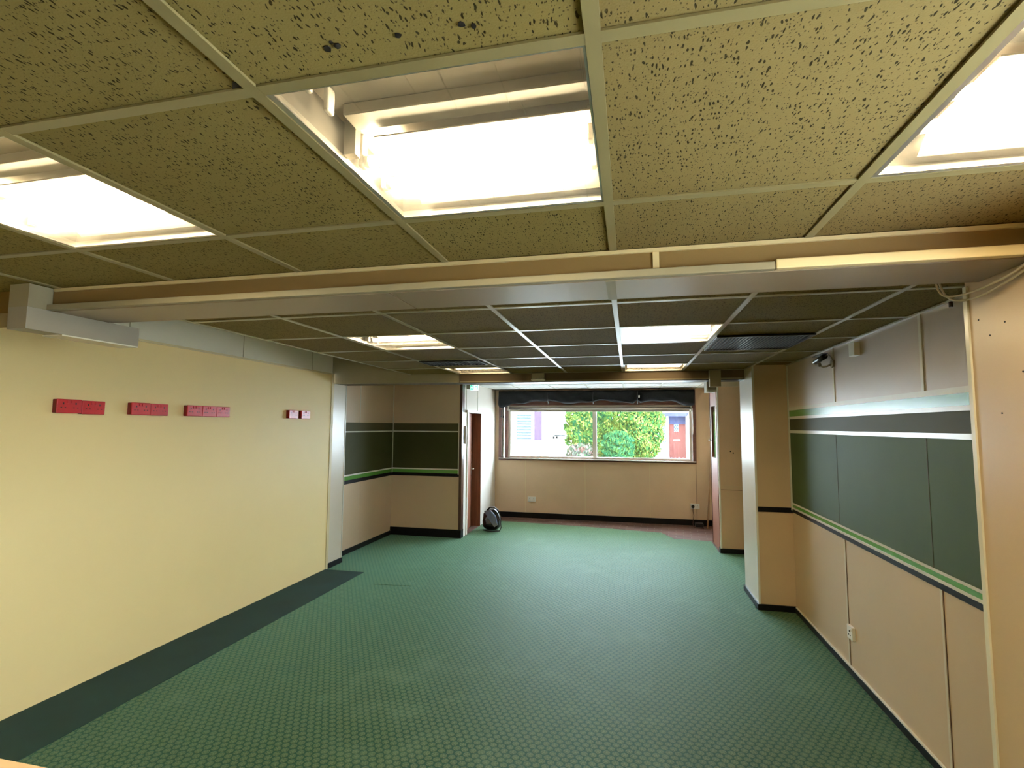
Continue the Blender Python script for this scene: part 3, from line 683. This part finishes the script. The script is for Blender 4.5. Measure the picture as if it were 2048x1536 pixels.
# ------------------------------------------------------------------ right wall fittings
tag(B(1.395, 1.430, 3.640, 3.725, .462, .548, bev=.003).build('junction_box', M['white_plastic']), 'small white square box high on the right wall between the camera and the ceiling edge', 'box')
cm = thing('security_camera', (1.425, 4.09, .44), 'small dark bullet camera on a curved bracket high on the right wall', 'camera')
MB().cyl((1.43, 4.09, .462), (1.417, 4.09, .462), .032, .028, n=20).build('mount_plate', M['duct'], cm)
MB().tube([(1.418, 4.09, .458), (1.40, 4.12, .448), (1.385, 4.15, .447), (1.372, 4.17, .455)], .007).build('bracket_arm', M['duct'], cm)
MB().tube([(1.372, 4.17, .452), (1.368, 4.175, .478)], .011).build('swivel', M['duct'], cm)
MB().cyl((1.372, 4.07, .515), (1.362, 4.24, .492), .019, n=20).build('body', M['black_plastic'], cm)
MB().box(1.345, 1.388, 4.06, 4.255, .530, .534).build('sun_shield', M['black_plastic'], cm)
MB().cyl((1.362, 4.24, .492), (1.361, 4.250, .490), .019, n=20).build('lens_ring', M['white_plastic'], cm)
MB().tube([(1.373, 4.072, .515), (1.385, 4.045, .522), (1.40, 4.03, .505), (1.41, 4.04, .485), (1.42, 4.07, .478)], .003).build('lead', M['duct'], cm)
tag(MB().cyl((1.418, 2.665, .579), (1.418, 2.665, .548), .008).build('ceiling_hook', M['dark_brown']), 'tiny dark red peg under the ceiling edge at the top of the right wall', 'hook')

# cables hanging at the right end of the near beam
cb = [
 [(1.108, 1.66, .578), (1.106, 1.665, .545), (1.106, 1.67, .51), (1.10, 1.70, .475), (1.10, 1.78, .455), (1.08, 1.90, .44), (1.06, 2.0, .447), (1.045, 2.03, .48), (1.04, 2.04, .565)],
 [(1.116, 1.655, .578), (1.115, 1.66, .54), (1.115, 1.665, .505), (1.112, 1.70, .47), (1.112, 1.80, .445), (1.10, 1.93, .425), (1.08, 2.02, .44), (1.065, 2.05, .49), (1.06, 2.06, .565)],
 [(1.122, 1.64, .578), (1.121, 1.648, .55), (1.121, 1.65, .50), (1.122, 1.66, .475), (1.122, 1.70, .46), (1.122, 1.76, .462)]]
for k, p in enumerate(cb):
    # smooth the path
    pts = [Vector(q) for q in p]; out = []
    for i in range(len(pts)-1):
        a, b_, c, d = pts[max(i-1, 0)], pts[i], pts[i+1], pts[min(i+2, len(pts)-1)]
        for s in range(6):
            t_ = s/6
            out.append(.5*((2*b_)+(c-a)*t_+(2*a-5*b_+4*c-d)*t_*t_+(3*b_-a-3*c+d)*t_**3))
    out.append(pts[-1])
    tag(MB().tube(out, .0035).build('cable', M['cable']), ['cream cable looping under the beam end, upper of the two loops', 'cream cable looping under the beam end, lower of the two loops', 'short cream cable hanging at the beam end closest to the right edge'][k], 'cable', 'loose cables at the right end of the near beam')

# detector on the lintel
sd = thing('smoke_detector', (-.96, 5.49, .54), 'small white boxy detector on the far lintel just below the ceiling', 'detector')
B(-1.03, -.89, 5.455, 5.52, .515, .578, bev=.008).build('base', M['duct'], sd)
MB().box(-1.035, -.885, 5.45, 5.515, .494, .514, bev=.009).build('white_cover', M['white_plastic'], sd)
# boxed duct and emergency light at right end of the lintel
tag(B(.788, .893, 5.44, 5.52, .408, .572).build('cable_boxing', M['duct']), 'short painted upright boxing on the far lintel, right of the window', 'boxing')
el = thing('emergency_light', (.86, 5.86, .46), 'white emergency light hanging behind the far lintel at its right end', 'emergency light')
B(.80, .815, 5.765, 5.95, .375, .545, bev=.003).build('side_panel', M['white_plastic'], el)
B(.815, .90, 5.765, 5.95, .375, .40, bev=.003).build('lens', M['white_plastic'], el)
B(.815, .90, 5.765, 5.95, .40, .667).build('casing', M['light_metal'], el)
# exit sign
ex = thing('exit_sign', (-2.36, 7.55, .60), 'small green and white lit exit sign projecting above the ajar brown door', 'exit sign')
B(-2.43, -2.375, 7.52, 7.58, .565, .665, bev=.004).build('casing', M['duct'], ex)
MB().box(-2.375, -2.25, 7.535, 7.565, .548, .655).build('panel', M['sign_white'], ex)
g = MB(); Y = 7.534
g.box(-2.372, -2.318, Y-.001, Y+.001, .553, .650)
g.box(-2.262, -2.253, Y-.001, Y+.001, .553, .650)
g.build('green_field', M['sign_green'], ex)
g = MB()
g.cyl((-2.338, Y, .638), (-2.338, Y-.002, .638), .006, n=10, mi=0)
g.quad([(-2.346, Y-.002, .630), (-2.336, Y-.002, .632), (-2.344, Y-.002, .600), (-2.354, Y-.002, .602)])
g.quad([(-2.345, Y-.002, .603), (-2.333, Y-.002, .590), (-2.336, Y-.002, .565), (-2.342, Y-.002, .587)])
g.quad([(-2.352, Y-.002, .603), (-2.346, Y-.002, .601), (-2.362, Y-.002, .575), (-2.367, Y-.002, .580)])
g.build('running_figure', M['sign_white'], ex)
g = MB()
g.quad([(-2.305, Y-.001, .606), (-2.275, Y-.001, .606), (-2.275, Y-.001, .597), (-2.305, Y-.001, .597)])
g.quad([(-2.29, Y-.001, .620), (-2.268, Y-.001, .6015), (-2.29, Y-.001, .583), (-2.285, Y-.001, .6015)])
g.build('arrow', M['sign_green'], ex)

# ------------------------------------------------------------------ bag
def bag():
    e = thing('bag', (-2.13, 8.05, FL), 'black shiny shoulder bag slumped on the carpet by the back left corner', 'bag')
    bm = MB(); nu, nv = 28, 18; rings = []
    for j in range(nv+1):
        v = j/nv
        a = -math.pi/2+math.pi*v
        z = .165+.165*math.sin(a)
        hw = .165*max(math.cos(a), .02)**.55*(1-.28*v); hd = .115*max(math.cos(a), .02)**.5*(1-.35*v)
        lean = .03*v
        ring = []
        for i in range(nu):
            t = 2*math.pi*i/nu
            cx = math.copysign(abs(math.cos(t))**.6, math.cos(t)); cy = math.copysign(abs(math.sin(t))**.6, math.sin(t))
            wr = 1+.04*math.sin(t*5+z*40)+.03*math.sin(t*3-z*60)
            ring.append(bm.bm.verts.new((-2.15+cx*hw*wr+lean*-.4, 8.06+cy*hd*wr+lean, FL+H+z*.98+.003)))
        rings.append(ring)
    for A, Bq in zip(rings, rings[1:]):
        for i in range(nu):
            f = bm.bm.faces.new((A[i], A[(i+1) % nu], Bq[(i+1) % nu], Bq[i])); f.smooth = True
    bm.bm.faces.new(rings[0][::-1]); bm.bm.faces.new(rings[-1])
    bm.build('body', M['leather'], e)
    fm = MB(); P = [(-2.255, 7.965, .30), (-2.15, 7.935, .325), (-2.065, 7.93, .24), (-2.025, 7.925, .10), (-2.07, 7.915, .07), (-2.15, 7.925, .17)]
    fr = [fm.bm.verts.new((x, y-.012, z)) for x, y, z in P]; bk = [fm.bm.verts.new((x, y+.03, z)) for x, y, z in P]
    fm.bm.faces.new(fr)
    fm.bm.faces.new(bk[::-1])
    for i in range(6): fm.bm.faces.new((fr[i], bk[i], bk[(i+1) % 6], fr[(i+1) % 6]))
    fo = fm.build('front_flap', plain('shiny_flap', (.11, .13, .20), .25, .8), e)
    MB().tube([(-2.22, 8.02, .31-H), (-2.17, 8.0, .355-H), (-2.10, 8.0, .36-H), (-2.04, 8.02, .31-H), (-2.03, 8.03, .26-H)], .011).build('handle', M['leather'], e)
    MB().tube([(-2.04, 7.98, .28-H), (-1.99, 7.96, .18-H), (-1.975, 7.95, .06-H), (-1.99, 7.93, .014-H), (-2.08, 7.88, .013-H), (-2.20, 7.90, .013-H), (-2.26, 7.94, .014-H)], .009).build('strap', M['leather'], e)
bag()

# counter corner beside the camera
ct = thing('counter', (-1.55, .45, FL), 'pale wooden counter top corner just showing in the bottom left corner', 'counter')
MB().prism([(-1.387, .936), (-1.205, .936), (-1.205, .30), (-1.95, .30), (-1.95, .936)], -.79, -.75).build('worktop', plain('pale_worktop', (.80, .55, .30), .35), ct)
MB().prism([(-1.40, .90), (-1.25, .90), (-1.25, .34), (-1.90, .34), (-1.90, .90)], FL+.006, -.79).build('base_unit', M['beige'], ct)

# ------------------------------------------------------------------ outside, through the window
GZ = -1.37
struct(wall('ground_paving', M['asphalt'], (-60, 45, 9.6, 120, GZ-.2, GZ)))
tag(MB().prism([(-8.0, 28), (-5.6, 26), (-7.8, 46), (-8.6, 46)], GZ, GZ+.04).build('grass_verge', M['grass']), 'narrow grass verge beside the bright road outside the window', 'grass')
hs = thing('house', (3.0, 24, GZ), 'white house front with a red-brown door seen at the right of the window', 'house')
g = MB(); g.box(1.20, 1.70, 24, 24.3, GZ, 4); g.box(2.43, 9, 24, 24.3, GZ, 4); g.box(1.70, 2.43, 24, 24.3, .50, 4); g.build('wall', M['render_white'], hs)
dd = B(1.70, 2.43, 24.1, 24.16, GZ, .36).build('door', M['house_door'], hs)
B(1.93, 2.13, 24.09, 24.1, -.20, .18).build('diamond_pane', M['lattice'], dd)
B(1.90, 2.18, 24.08, 24.1, -.60, -.54).build('letter_plate', M['render_white'], dd)
B(1.88, 2.16, 24.085, 24.1, -1.20, -.72).build('door_panel', M['house_door'], dd)
B(1.40, 2.60, 23.7, 24.0, .48, .64).build('porch_canopy', M['slate_blue'], hs)
B(1.70, 2.43, 24.08, 24.12, .14, .50).build('fanlight_board', M['slate_blue'], hs)
B(1.42, 1.60, 23.96, 24.0, -.74, .50).build('side_window', M['lattice'], hs)
B(1.15, 1.66, 23.85, 24.0, -.83, -.76).build('window_sill', M['render_white'], hs)
B(2.47, 2.66, 23.6, 24.0, GZ, .50).build('porch_wall', M['render_white'], hs)
for i in range(13):
    x = .30+i*.155; s = random.uniform(.055, .068)
    bm = bmesh.new(); bmesh.ops.create_icosphere(bm, subdivisions=2, radius=s)
    for v in bm.verts: v.co *= 1+random.uniform(-.12, .12)
    for v in bm.verts: v.co += Vector((x, 22.6+random.uniform(-.01, .01), 0)); v.co.z += GZ+H+s
    me = bpy.data.meshes.new('stone'); bm.to_mesh(me); bm.free(); me.materials.append(M['stone'])
    o = bpy.data.objects.new('stone', me); COL.objects.link(o); tag(o, 'blue-grey rubble stone at the foot of the hedge outside the window', 'stone', 'rubble stones below the hedge')
def conifer(x, y, rx, ry, zt, mat, label, n, seed, leafs=.09):
    rg = random.Random(seed); e = thing('conifer', (x, y, GZ), label, 'tree', 'conifers outside the window')
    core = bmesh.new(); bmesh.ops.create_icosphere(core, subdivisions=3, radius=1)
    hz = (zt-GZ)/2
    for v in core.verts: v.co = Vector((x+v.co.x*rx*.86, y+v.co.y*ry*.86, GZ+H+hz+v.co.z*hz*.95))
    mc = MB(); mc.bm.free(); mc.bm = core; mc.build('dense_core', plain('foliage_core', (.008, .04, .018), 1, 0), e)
    lb = MB()
    for i in range(n):
        u = rg.uniform(-1, 1); t = rg.uniform(0, 2*math.pi); r_ = math.sqrt(max(0, 1-abs(u)**2.6))
        bump = 1+.10*math.sin(t*7+u*3)+.08*math.sin(u*14+t*3)+rg.uniform(-.05, .1)
        c = Vector((x+rx*r_*math.cos(t)*bump, y+ry*r_*math.sin(t)*bump, GZ+hz+u*hz))
        if c.z < GZ+.03: continue
        d = Vector((rg.uniform(-1, 1), rg.uniform(-1, 1), rg.uniform(.2, 1.6))).normalized(); s = leafs*rg.uniform(.6, 1.5)
        p = d.orthogonal().normalized()*s*.42
        lb.quad([c-d*s*.5, c+p, c+d*s, c-p])
    lb.build('foliage', mat, e, recalc=False)
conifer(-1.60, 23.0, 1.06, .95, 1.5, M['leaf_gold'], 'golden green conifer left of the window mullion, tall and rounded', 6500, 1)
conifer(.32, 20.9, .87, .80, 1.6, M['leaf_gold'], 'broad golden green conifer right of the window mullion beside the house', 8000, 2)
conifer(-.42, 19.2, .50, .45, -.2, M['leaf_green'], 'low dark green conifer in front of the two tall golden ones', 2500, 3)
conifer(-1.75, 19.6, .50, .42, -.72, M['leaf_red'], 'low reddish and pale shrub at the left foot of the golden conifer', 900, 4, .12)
# far side of the road
gr = thing('garage_block', (-12, 50, GZ), 'bright white building with a shuttered bay far away at the left of the window', 'building')
B(-20, -9.4, 50, 56, GZ, 6).build('wall', M['render_white'], gr)
for i in range(9): B(-10.9, -9.41, 49.9, 50.0, GZ+.1+i*.28, GZ+.3+i*.28).build('shutter_slat', plain('shutter_blue', (.024, .032, .040), 1, 0), gr)
B(-13.4, -9.2, 49.7, 50.0, 1.9, 2.2).build('gutter', M['slate_blue'], gr)
B(-14.4, -14.2, 49.8, 50.0, -.5, 1.4).build('downpipe', M['slate_blue'], gr)
tag(B(-9.15, -8.45, 50, 50.6, GZ, 3.2).build('brown_pillar', M['brown_post']), 'tall purple brown pillar beside the far white car', 'pillar')
bk = thing('background_house', (0, 75, GZ), 'very pale house front far behind the parked car', 'house')
B(-30, 20, 75, 76, GZ, 9).build('wall', M['render_white'], bk)
tag(B(-11.6, -11.2, 47.5, 47.8, GZ, -.2).build('red_box', M['signal_red']), 'small red box on the far side of the bright road', 'box')
def car(cx, cy, z):
    e = thing('parked_car', (cx, cy, z), 'white car parked beside the brown pillar far outside', 'car')
    prof = [(-.0, .30), (-.0, .72), (.55, .86), (1.05, .95), (1.75, 1.42), (3.1, 1.44), (3.9, 1.0), (4.2, .92), (4.25, .35)]
    g = MB(); W = .86
    for s in (1,):
        A = [g.bm.verts.new((cx-W, cy+y, z+zz+H)) for y, zz in prof]; Bq = [g.bm.verts.new((cx+W, cy+y, z+zz+H)) for y, zz in prof]
        n = len(prof)
        for i in range(n): g.bm.faces.new((A[i], A[(i+1) % n], Bq[(i+1) % n], Bq[i]))
        g.bm.faces.new(A[::-1]); g.bm.faces.new(Bq)
    bmesh.ops.bevel(g.bm, geom=list(g.bm.edges), offset=.06, segments=2, affect='EDGES')
    g.build('body', M['car_paint'], e)
    g = MB(); g.quad([(cx-.68, cy+1.06, z+.99), (cx+.68, cy+1.06, z+.99), (cx+.60, cy+1.66, z+1.40), (cx-.60, cy+1.66, z+1.40)])
    g.build('windscreen', M['car_glass'], e)
    B(cx-.6, cx+.6, cy-.03, cy+.0, z+.32, z+.48).build('grille', M['tyre'], e)
    for s in (-1, 1):
        B(cx+s*.62-.15, cx+s*.62+.15, cy-.03, cy+.02, z+.58, z+.70).build('headlamp', M['alu'], e)
        for yy in (.8, 3.3):
            MB().cyl((cx+s*.70, cy+yy, z+.32), (cx+s*.88, cy+yy, z+.32), .32, n=20).build('wheel', M['tyre'], e)
car(-7.4, 56, GZ)
print('objects', len(bpy.data.objects))
